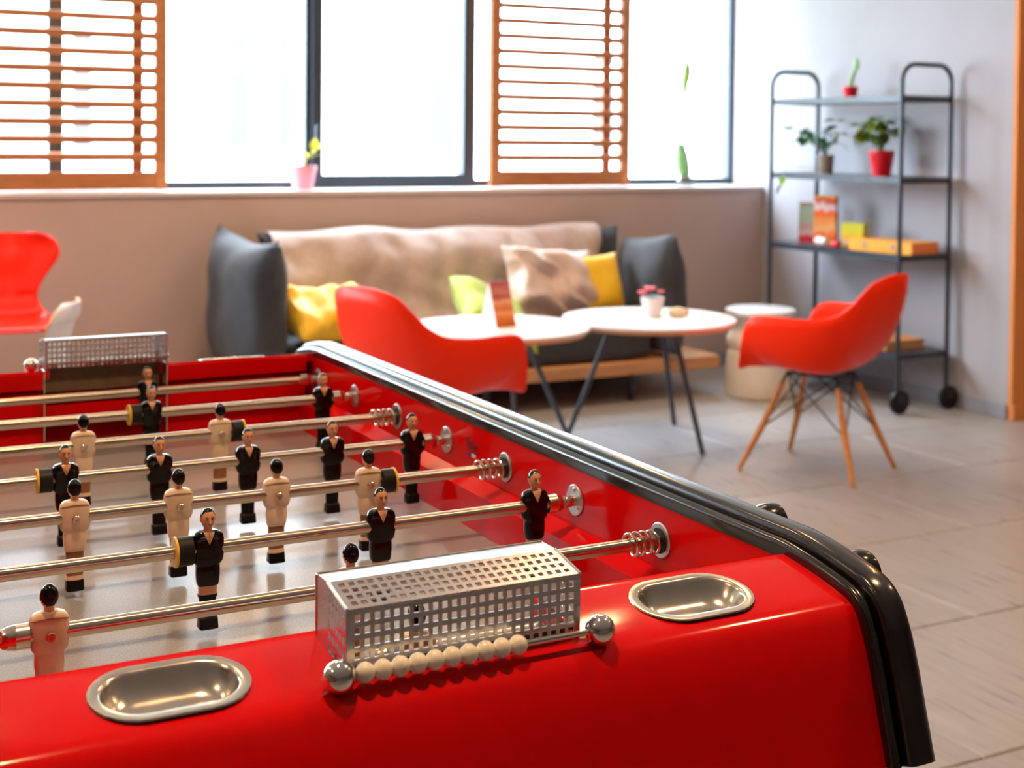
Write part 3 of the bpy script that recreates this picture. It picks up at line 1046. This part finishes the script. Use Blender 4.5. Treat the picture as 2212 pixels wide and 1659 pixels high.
# menu tent
MENU = print_mat('menu_print', [(0, (.45, .10, .01)), (.18, (.62, .16, .02)), (.30, (.75, .36, .18)), (.42, (.62, .14, .02)), (.55, (.78, .45, .25)), (.66, (.40, .02, .02)), (.76, (.55, .25, .20)), (1, (.42, .06, .06))], 7)
mt_ = thing('menu_card', 'folded tent menu card, red and orange, on the nearer coffee table', 'menu', (1.85, 4.01, T1[2]), facing(-.22, .97))
mh, mw, md = .185, .105, .055
part('print_panel', MB().rings([[(-mw / 2, -md, 0), (mw / 2, -md, 0), (mw / 2, -.003, mh), (-mw / 2, -.003, mh)], [(-mw / 2, -md + .002, 0), (mw / 2, -md + .002, 0), (mw / 2, -.001, mh), (-mw / 2, -.001, mh)]]), MENU, mt_, smooth=False)
part('back_panel', MB().rings([[(-mw / 2, md - .002, 0), (mw / 2, md - .002, 0), (mw / 2, .001, mh), (-mw / 2, .001, mh)], [(-mw / 2, md, 0), (mw / 2, md, 0), (mw / 2, .003, mh), (-mw / 2, .003, mh)]]), WHITE, mt_, smooth=False)
part('side_panel', MB().rings([[(-mw / 2 - .002, -md, 0), (-mw / 2 - .002, md, 0), (-mw / 2 - .002, 0, mh)], [(-mw / 2, -md, 0), (-mw / 2, md, 0), (-mw / 2, 0, mh)]]), WHITE, mt_, smooth=False)

# ---- plants
def leaf_mb(L, W, droop=.25, fold=.15, n=6):
    mb = MB()
    n0 = len(mb.v)
    for i in range(n + 1):
        t = i / n
        wd = W * .5 * (math.sin(PI * min(1, t ** .75)) + .02)
        z = -droop * L * t * t
        for k in (-1, 0, 1):
            mb.v.append((k * wd, L * t, z + fold * wd * abs(k)))
    for i in range(n):
        for k in range(2):
            a = n0 + i * 3 + k
            mb.f.append((a, a + 1, a + 4, a + 3))
    return mb

def place_leaf(me, parent, p, az, el, roll=0, sc_=1):
    o = link('leaf', me, parent)
    o.location = p
    o.rotation_euler = (Matrix.Rotation(az, 4, 'Z') @ Matrix.Rotation(el, 4, 'X') @ Matrix.Rotation(roll, 4, 'Y')).to_euler()
    o.scale = (sc_, sc_, sc_)
    return o

def pot_parts(t, mt, r_top, r_bot, h, rim=.006):
    part('pot', MB().lathe([(r_bot * .6, .002), (r_bot, 0), (r_top * .98, h * .80), (r_top, h * .82), (r_top, h), (r_top - rim * .6, h), (r_top - rim, h * .86), (r_top - rim, h * .8)], 30, cap1=False), mt, t)
    part('soil', MB().lathe([(r_top - rim, h * .82), (.001, h * .86)], 24, cap0=False), SOIL, t)

def bushy(name, label, loc, pot, dims, leaves, lm, seed, spread, hgt, lsize, group=None, stems=8, bias=(0, 0), elr=(-.5, .5)):
    rnd = random.Random(seed)
    t = thing(name, label, 'plant', loc, 0, group)
    pot_parts(t, pot, *dims)
    h0 = dims[2]
    me = leaf_mb(lsize, lsize * .62).mesh('leaf', lm)
    sm = MB()
    ends = []
    for k in range(stems):
        a = 2 * PI * k / stems + rnd.uniform(-.3, .3)
        rr = spread * rnd.uniform(.35, 1)
        z = h0 + hgt * rnd.uniform(.35, 1)
        e = Vector((rr * math.cos(a) + bias[0] * z, rr * math.sin(a) + bias[1] * z, z))
        m_ = Vector((e.x * .35, e.y * .35, h0 + (z - h0) * .75))
        pts = catmull([(0, 0, h0 * .85), m_, e], 4)
        sm.tube(pts, .0022, 6)
        ends.append(pts)
    part('stem', sm, lm, t)
    for k in range(leaves):
        pts = ends[k % stems]
        p = pts[rnd.randint(3, len(pts) - 1)] if k >= stems else pts[-1]
        place_leaf(me, t, p, rnd.uniform(0, 2 * PI), rnd.uniform(*elr), rnd.uniform(-.5, .5), rnd.uniform(.7, 1.15))
    return t

# ---- sofa
sofa = thing('sofa', 'low charcoal sofa on an oak slab base under the window', 'sofa', (2.25, 5.2, 0))
SO = (2.25, 5.2, 0)
part('slab_base', MB().box((.93, 4.84, .145), (3.60, 5.62, .212)), WOODSLAB, sofa, SO, bevel=.006)
for lx in (1.2, 2.25, 3.1):
    for ly in (4.93, 5.5):
        part('leg', MB().cyl((lx, ly, 0), (lx, ly, .146), .017, .022, 14), BLACKMET, sofa, SO)
def soft_box(a, b, r=.06, n=10, puff=.02, seed=0, wr=.006):
    mb = MB()
    c = [(a[i] + b[i]) / 2 for i in range(3)]
    h = [(b[i] - a[i]) / 2 for i in range(3)]
    bmx = bmesh.new()
    bmesh.ops.create_cube(bmx, size=2)
    bmesh.ops.subdivide_edges(bmx, edges=bmx.edges, cuts=n, use_grid_fill=True)
    for v in bmx.verts:
        x, y, z = v.co
        p = Vector((x * h[0], y * h[1], z * h[2]))
        q = Vector((max(-h[0] + r, min(h[0] - r, p.x)), max(-h[1] + r, min(h[1] - r, p.y)), max(-h[2] + r, min(h[2] - r, p.z))))
        d = p - q
        if d.length > 1e-9:
            p = q + d.normalized() * r
        p.z += (1 if z > 0 else -1) * puff * (1 - x * x) * (1 - y * y)
        nz = noise.noise_vector(Vector((p.x * 5 + seed, p.y * 5, p.z * 5)))
        p += nz * wr
        v.co = p + Vector(c)
    bmx.verts.ensure_lookup_table()
    mb.v = [tuple(v.co) for v in bmx.verts]
    mb.f = [tuple(v.index for v in f.verts) for f in bmx.faces]
    bmx.free()
    return mb
part('mattress', soft_box((1.25, 4.88, .213), (3.20, 5.60, .405), .045, 14, .015), FABDARK, sofa, SO)

def pillow_mb(wd, ht, th, seed=0, pinch=.10, wr=.012, n=26):
    """upright pillow in local xz, thickness along y; corners pulled out like ears"""
    mb = MB()
    def surf(sg):
        def f(u, v):
            x, z = 2 * u - 1, 2 * v - 1
            e = (1 - x ** 4) * (1 - z ** 4)
            t = th / 2 * max(0.0, e) ** .55
            k = 1 - pinch * ((1 - x * x) * abs(z) ** 3 * 0 + 0)
            px = x * wd / 2 * (1 - pinch * (1 - z * z) * abs(x) ** 2 * .9)
            pz = z * ht / 2 * (1 - pinch * (1 - x * x) * abs(z) ** 2 * .9)
            nz = noise.noise(Vector((px * 6 + seed * 7.1, pz * 6, sg * 3.3 + seed)))
            nz += .25 * math.sin(px * 30 + pz * 24 + 7 * nz + seed) * (1 if wr > .05 else 0)
            return (px, sg * (t + nz * wr * min(1, e * 2)), pz)
        return f
    mb.grid(surf(1), n, n)
    mb.grid(surf(-1), n, n)
    return mb

def pillow(name, label, cat, mt, wd, ht, th, loc, rot, seed, group=None, pinch=.10, wr=.012):
    o = link(name, pillow_mb(wd, ht, th, seed, pinch, wr).mesh(name, mt))
    o.location = loc
    o.rotation_euler = rot
    return tag(o, label, cat, group)

pillow('sofa_cushion', 'big charcoal cushion standing as the left arm of the sofa', 'cushion', FABDARK, .80, .70, .24, (1.12, 5.20, .555), (0, -.04, PI / 2 + .06), 1, 'charcoal sofa cushions', .15, .02)
pillow('sofa_cushion', 'charcoal back cushion in the left corner of the sofa, mostly under the throw', 'cushion', FABDARK, .66, .52, .20, (1.60, 5.50, .615), (-.14, 0, 0), 2, 'charcoal sofa cushions', .12)
pillow('sofa_cushion', 'charcoal back cushion under the middle of the beige throw', 'cushion', FABDARK, .74, .50, .20, (2.30, 5.50, .615), (-.14, 0, 0), 3, 'charcoal sofa cushions', .07)
pillow('sofa_cushion', 'charcoal back cushion at the right end of the beige throw', 'cushion', FABDARK, .70, .51, .20, (3.03, 5.50, .615), (-.14, 0, 0), 4, 'charcoal sofa cushions', .07)
pillow('sofa_cushion', 'big charcoal cushion standing as the right arm of the sofa', 'cushion', FABDARK, .62, .64, .22, (3.32, 5.10, .525), (0, .10, PI / 2 - .12), 5, 'charcoal sofa cushions', .07, .03)

def throw(u, v):
    x = 1.33 + (3.19 - 1.33) * u
    k = v * 1.0
    wob = .016 * math.sin(u * 17 + 2 * v) + .013 * math.sin(u * 41 + 5 * v)
    sag = .022 * math.sin(u * PI * 3 + .6) ** 2
    path = catmull([(5.625, .70, 0), (5.60, .845, 0), (5.55, .885, 0), (5.47, .868, 0), (5.405, .78, 0), (5.36, .66, 0), (5.325, .54, 0), (5.28, .455, 0), (5.16, .430, 0)], 6)
    i = min(len(path) - 1, int(k * (len(path) - 1) + .5))
    p = path[i]
    n1 = 1.5 * noise.noise(Vector((x * 2.6, p.y * 5, 2.2)))
    n2 = noise.noise(Vector((x * 11 + p.y * 8, p.y * 7 - x * 4, 5.2)))
    return (x + .02 * n1, p.x - abs(wob) * min(1, v * 2) - .030 * n1 * min(1, v * 2) - .018 * n2 * min(1, v * 3), p.y - sag * (1 - v) + .008 * n1)
th_o = part('throw_blanket', MB().grid(throw, 70, 48), FABBEIGE, None, solid=.010)
tag(th_o, 'beige throw blanket draped over the back of the sofa', 'blanket')

pillow('scatter_cushion', 'shiny yellow cushion lying at the left end of the sofa', 'cushion', FABYEL, .44, .34, .19, (1.45, 5.00, .520), (-.88, .10, .28), 11, 'scatter cushions on the sofa', .09, .06)
pillow('scatter_cushion', 'lime green cushion tilted on one corner behind the menu card', 'cushion', FABLIME, .46, .40, .16, (2.34, 5.03, .470), (-1.02, .42, .05), 12, 'scatter cushions on the sofa', .09, .02)
pillow('scatter_cushion', 'crumpled beige satin cushion leaning on the throw', 'cushion', FABSATIN, .54, .42, .18, (2.76, 5.20, .585), (-.42, .08, 0), 13, 'scatter cushions on the sofa', .10, .07)
pillow('scatter_cushion', 'bright yellow square cushion by the right arm of the sofa', 'cushion', FABYEL, .27, .32, .12, (3.03, 5.16, .585), (-.30, -.08, -.10), 14, 'scatter cushions on the sofa', .07, .018)

# ---- stool
st = thing('stool', 'cream turned ceramic stool between the sofa and the shelf', 'stool', (3.80, 4.76, 0))
part('body', MB().lathe([(.172, 0), (.183, .006), (.186, .05), (.180, .17), (.174, .232), (.160, .245), (.158, .256), (.176, .272), (.180, .298), (.170, .325), (.148, .345), (.136, .375), (.135, .405), (.150, .423), (.168, .43)], 48), CERAM, st)
part('seat_disc', MB().lathe([(.168, .430), (.183, .434), (.187, .446), (.184, .458), (.176, .462), (.001, .462)], 48), TABLETOP, st)

# ---- metal shelf trolley
sh = thing('metal_shelf', 'dark metal shelf trolley on wheels against the right wall', 'shelf', (4.285, 4.57, 0))
SHO = (4.285, 4.57, 0)
SX0, SX1, SY0, SY1 = 4.115, 4.445, 4.06, 5.09
for y in (SY0, SY1):
    pts = [(SX0, y, .10)]
    R_ = .085
    zt_ = 1.745
    pts.append((SX0, y, zt_ - R_))
    for k in range(1, 9):
        a = PI - k * PI / 16
        pts.append((SX0 + R_ + R_ * math.cos(a), y, zt_ - R_ + R_ * math.sin(a)))
    for k in range(0, 9):
        a = PI / 2 - k * PI / 16
        pts.append((SX1 - R_ + R_ * math.cos(a), y, zt_ - R_ + R_ * math.sin(a)))
    pts.append((SX1, y, .10))
    part('end_frame', MB().tube(pts, .0125, 12), BLACKMET, sh, SHO)
SHZ = [1.585, 1.175, .785, .290]
for z in SHZ:
    o = part('shelf_board', MB().box((SX0 + .002, SY0 + .002, z - .020), (SX1 - .002, SY1 - .002, z + .001)).box((SX0, SY0, z - .028), (SX0 + .012, SY1, z + .004)).box((SX1 - .012, SY0, z - .028), (SX1, SY1, z + .004)).box((SX0, SY0, z - .028), (SX1, SY0 + .012, z + .004)).box((SX0, SY1 - .012, z - .028), (SX1, SY1, z + .004)), BLACKMET, sh, SHO, smooth=False)
for x in (SX0, SX1):
    for y in (SY0, SY1):
        c = part('caster', MB().lathe([(.020, -.014), (.055, -.014), (.060, -.008), (.060, .008), (.055, .014), (.020, .014)], 24, (x - .012, y - .03, .0605), 'y'), RUBBER, sh, SHO)
        part('fork', MB().cyl((x, y, .05), (x, y, .115), .011, seg=10).box((x - .035, y - .046, .055), (x + .012, y - .043, .105)), DARKMET, c, SHO)

# things on the shelf
def zt(i):
    return SHZ[i] + .001
ca = thing('potted_cactus', 'small green cactus in a tiny red pot on the top shelf', 'plant', (4.30, 4.65, zt(0)))
pot_parts(ca, POTRED, .040, .030, .068)
part('cactus_pad', MB().tube(catmull([(0, 0, .07), (.002, -.004, .10), (.006, -.012, .13), (.010, -.020, .155)], 4), [.010, .013, .014, .014, .013, .012, .011, .011, .012, .012, .011, .009, .006], 10), LEAFP, ca)
part('cactus_pad', MB().ball((.012, -.028, .185), (.014, .020, .034), 12, 10), LEAFP, ca)
bushy('potted_fern', 'leafy light green plant in a red pot on the middle shelf', (4.30, 4.40, zt(1)), POTRED, (.066, .046, .135), 110, LEAFM, 5, .20, .19, .066, None, 18, (-.05, .30), (-.7, .3))
bushy('potted_rubber_plant', 'sparse dark green plant in a grey-brown pot on the middle shelf', (4.27, 4.81, zt(1)), POTGREY, (.046, .040, .105), 24, LEAFD, 9, .21, .17, .078, None, 10, (-.10, .40), (-.7, .6))
vine = thing('trailing_plant', 'light green trailing sprig spilling over the edge of the middle shelf', 'plant', (4.13, 4.95, zt(1)))
vm = leaf_mb(.07, .04).mesh('leaf', LEAFM)
part('stem', MB().tube(catmull([(.10, -.17, .03), (.03, -.06, .035), (-.02, 0, .03), (-.035, .02, -.06)], 4), .002, 6), LEAFM, vine)
for i, (p, az, el) in enumerate((((-.02, 0, .03), 1.0, .1), ((-.03, .01, -.02), 2.2, -.6), ((-.035, .02, -.06), .4, -.9), ((.03, -.06, .035), 2.6, .2))):
    place_leaf(vm, vine, p, az, el)

BOOKG = print_mat('book_print_green', [(0, (.50, .01, .02)), (.12, (.50, .02, .03)), (.2, (.55, .40, .38)), (.42, (.42, .26, .24)), (.55, (.30, .40, .28)), (.85, (.36, .48, .36)), (.95, (.38, .22, .16)), (1, (.38, .22, .16))], 4)
BOOKO = print_mat('box_print_orange', [(0, (.80, .14, .01)), (.2, (.82, .12, .01)), (.34, (.80, .42, .16)), (.55, (.78, .22, .04)), (.66, (.80, .08, .01)), (.76, (.80, .74, .72)), (.9, (.62, .03, .01)), (1, (.80, .36, .02))], 4)
BOXG = print_mat('box_print_lime', [(0, (.55, .42, .20)), (.2, (.70, .62, .45)), (.4, (.75, .36, .02)), (.6, (.62, .58, .02)), (1, (.55, .60, .06))], 5)
BOXGS = mat('box_side_olive', (.20, .15, .01), .5)
BOXY = mat('amber_card', (.86, .36, .012), .4, var=.12, vscale=14)
BOXS = mat('amber_card_side', (.76, .20, .012), .45)
CLIP = mat('grey_clip', (.25, .25, .27), .4)

def box_thing(name, label, cat, loc, size, mt, rz=0, tiltx=0, side=None):
    t = thing(name, label, cat, loc, rz)
    a, b, c = size
    m = Matrix.Rotation(tiltx, 4, 'Y')
    mb = MB().box((-a / 2, -b / 2, 0), (a / 2, b / 2, c))
    mb.v = [tuple(m @ Vector(v)) for v in mb.v]
    o = part('box', mb, mt, t, smooth=False, bevel=.0015)
    return t
zb = zt(2)
box_thing('picture_book', 'green and red picture book standing upright at the far end of the shelf', 'book', (4.31, 4.965, zb), (.016, .150, .225), BOOKG, .55)
ob = box_thing('game_box', 'tall orange board game box with a white title, standing on the shelf', 'box', (4.27, 4.80, zb), (.045, .125, .270), BOOKO, .55)
gb = box_thing('card_box', 'small lime green card box in the middle of the shelf', 'box', (4.27, 4.56, zb), (.085, .125, .135), BOXG, .45)
part('box_side', MB().box((-.042, -.0585, .001), (.042, -.0572, .134)), BOXGS, gb, smooth=False)
ab = box_thing('flat_game_box', 'long flat amber box with two clips at the near end of the shelf', 'box', (4.285, 4.29, zb), (.20, .42, .062), BOXY, .10)
for yy3 in (-.09, .10):
    part('clip', MB().box((-.1030, yy3 - .009, .018), (-.0995, yy3 + .009, .052)), CLIP, ab, smooth=False)
part('box_end', MB().box((-.099, -.2115, .001), (.099, -.2095, .061)), BOXS, ab, smooth=False)
cu = thing('paper_cup', 'small white paper cup lying in front of the orange box', 'cup', (4.165, 4.70, zb))
part('cup', MB().lathe([(.020, -.035), (.0215, -.034), (.027, .034), (.028, .036), (.026, .036), (.019, -.030)], 20, (0, 0, .028), 'y'), WHITE, cu)
part('rim', MB().lathe([(.027, .034), (.0292, .0345), (.0292, .037), (.027, .0375)], 20, (0, 0, .028), 'y', False, False), WHITE, cu)
cr = thing('small_toy', 'small red rounded toy in front of the lime box', 'toy', (4.16, 4.585, zb))
part('body', MB().ball((0, 0, .020), (.026, .036, .020), 16, 10), POTRED, cr)
part('knob', MB().ball((0, -.026, .032), (.012, .012, .012), 12, 8), SOIL, cr)
lb = thing('wooden_tray', 'brown wooden tray on the lowest shelf behind the armchair', 'tray', (4.28, 4.40, zt(3)))
part('base', MB().box((-.13, -.22, 0), (.13, .22, .012)), WOODSLAB, lb, smooth=False, bevel=.002)
for a, b in (((-.13, -.22, .012), (-.118, .22, .05)), ((.118, -.22, .012), (.13, .22, .05)), ((-.118, -.22, .012), (.118, -.208, .05)), ((-.118, .208, .012), (.118, .22, .05))):
    part('side', MB().box(a, b), WOODSLAB, lb, smooth=False, bevel=.002)

# ---- things on the coffee table
fp = thing('potted_flower', 'tiny pink-red flower in a white pot on the farther coffee table', 'plant', (2.68, 4.10, T2[2]))
pot_parts(fp, POTWHITE, .052, .036, .088)
me = leaf_mb(.050, .034).mesh('leaf', LEAFD)
for k in range(7):
    place_leaf(me, fp, (0, 0, .082), k * .9, .45, 0, .9)
part('stem', MB().tube([(0, 0, .08), (-.012, .004, .118)], .0025, 6).tube([(0, 0, .08), (-.036, .014, .104)], .002, 6).tube([(0, 0, .08), (.03, -.012, .108)], .002, 6), LEAFD, fp)
pm = MB().ball((0, .012, 0), (.013, .016, .006), 10, 6).mesh('petal', PETAL)
for c, s_ in (((-.012, .004, .122), 1.15), ((-.042, .018, .106), .9), ((.034, -.014, .110), .7)):
    for k in range(5):
        o = link('petal', pm, fp, c, k * 2 * PI / 5)
        o.rotation_euler = (.35, 0, k * 2 * PI / 5)
        o.scale = (s_, s_, s_)
nk = thing('bread_roll', 'pale bun with a browned end beside the flower pot', 'food', (2.79, 4.06, T2[2]))
part('roll', MB().ball((0, 0, .019), (.050, .032, .022), 18, 12, keep=lambda x, y, z: z > -.88), mat('pale_bun', (.82, .72, .52), .6, var=.08, vscale=30), nk)
part('crust', MB().ball((.042, -.010, .018), (.014, .014, .013), 12, 8), mat('browned_crust', (.55, .22, .05), .5), nk)

# ---- window sill plants
pk = thing('potted_seedling', 'yellow-green seedling in a pink pot on the window sill', 'plant', (1.60, 5.80, 1.078))
pot_parts(pk, POTPINK, .073, .052, .125)
me = leaf_mb(.085, .050).mesh('leaf', LEAFY)
part('stem', MB().tube([(0, 0, .10), (.02, -.008, .17), (.055, -.022, .21)], .003, 6), LEAFY, pk)
for p, az, el in (((.02, -.01, .16), -1.9, .5), ((.05, -.02, .19), -1.3, .9), ((.055, -.022, .21), -2.2, .2), ((.03, -.01, .17), .6, .6), ((.055, -.02, .20), -.4, 1.2), ((.01, 0, .14), 1.8, .7)):
    place_leaf(me, pk, p, az, el)
sp_ = thing('snake_plant_cutting', 'tall thin green plant cutting in a glass jar by the right window', 'plant', (4.035, 5.82, 1.078))
part('jar', MB().lathe([(.045, 0), (.062, .004), (.066, .03), (.060, .06), (.052, .066), (.049, .066), (.056, .058), (.060, .03), (.056, .008), (.04, .005)], 28), JAR, sp_)
part('pebbles', MB().lathe([(.001, .006), (.052, .008), (.058, .028), (.050, .042), (.001, .046)], 20), POTGREY, sp_)
def blade(pts, wid):
    mb = MB()
    P = catmull(pts, 5)
    n = len(P)
    W_ = catmull([(w_, 0, 0) for w_ in wid], 5)
    for p, q in zip(P, W_):
        h = max(.0006, q.x)
        mb.v += [(p.x - h * .85, p.y + h * .5, p.z), (p.x, p.y - .003, p.z), (p.x + h * .85, p.y - h * .5, p.z)]
    for i in range(n - 1):
        for k in range(2):
            mb.f.append((i * 3 + k, i * 3 + k + 1, i * 3 + k + 4, i * 3 + k + 3))
    return mb
part('leaf', blade([(.005, 0, .02), (-.02, .005, .09), (-.03, .008, .17), (-.035, .01, .26)], [.018, .032, .036, .018]), LEAFP, sp_, solid=.003)
part('leaf', blade([(.02, 0, .02), (.005, 0, .10), (-.012, .002, .18), (-.02, .003, .24)], [.014, .026, .030, .014]), LEAFP, sp_, solid=.003)
part('stem', MB().tube(catmull([(0, 0, .03), (-.008, 0, .20), (.010, 0, .40), (-.006, 0, .56), (.004, 0, .66)], 5), .008, 8), LEAFP, sp_)
part('leaf', blade([(-.004, 0, .52), (-.010, 0, .60), (.004, 0, .69), (.014, 0, .80)], [.006, .020, .026, .001]), LEAFM, sp_, solid=.003)
part('leaf', blade([(.006, 0, .36), (.012, 0, .42), (.014, 0, .49)], [.005, .014, .001]), LEAFM, sp_, solid=.003)

# ---- sliding slatted shutters in front of the windows
def shutter(label, xa, xb):
    y = 5.835
    t = thing('slatted_shutter', label, 'shutter', ((xa + xb) / 2, y, 1.082), 0, 'wooden slatted window shutters')
    off = ((xa + xb) / 2, y, 1.082)
    for a in (xa, xb - .058):
        part('stile', MB().box((a, y - .022, 1.082), (a + .058, y + .022, 2.70)), WOODSH, t, off, smooth=False, bevel=.002)
    part('bottom_rail', MB().box((xa + .058, y - .018, 1.084), (xb - .058, y + .018, 1.172)), WOODSH, t, off, smooth=False)
    part('top_rail', MB().box((xa + .058, y - .018, 2.62), (xb - .058, y + .018, 2.70)), WOODSH, t, off, smooth=False)
    sl = MB().prism([(-.020, -.021), (.020, -.014), (.020, .021), (-.020, .014)], -(xb - xa) / 2 + .058, (xb - xa) / 2 - .058, 'yz').mesh('slat', WOODSH, smooth=False)
    k = 0
    while 1.248 + k * .0862 < 2.60:
        link('slat', sl, t, (0, 0, 1.248 + k * .0862 - 1.082))
        k += 1
    for bx in (xb - .165,):
        part('brace', MB().box((bx, y + .020, 1.172), (bx + .055, y + .034, 2.62)), FRAME if False else WOODSH, t, off, smooth=False)
    return t
shutter('cedar slatted shutter covering the left end of the window', -.10, .892)
shutter('narrow cedar slatted shutter between the open sash and the tall sill plant', 2.712, 3.632)
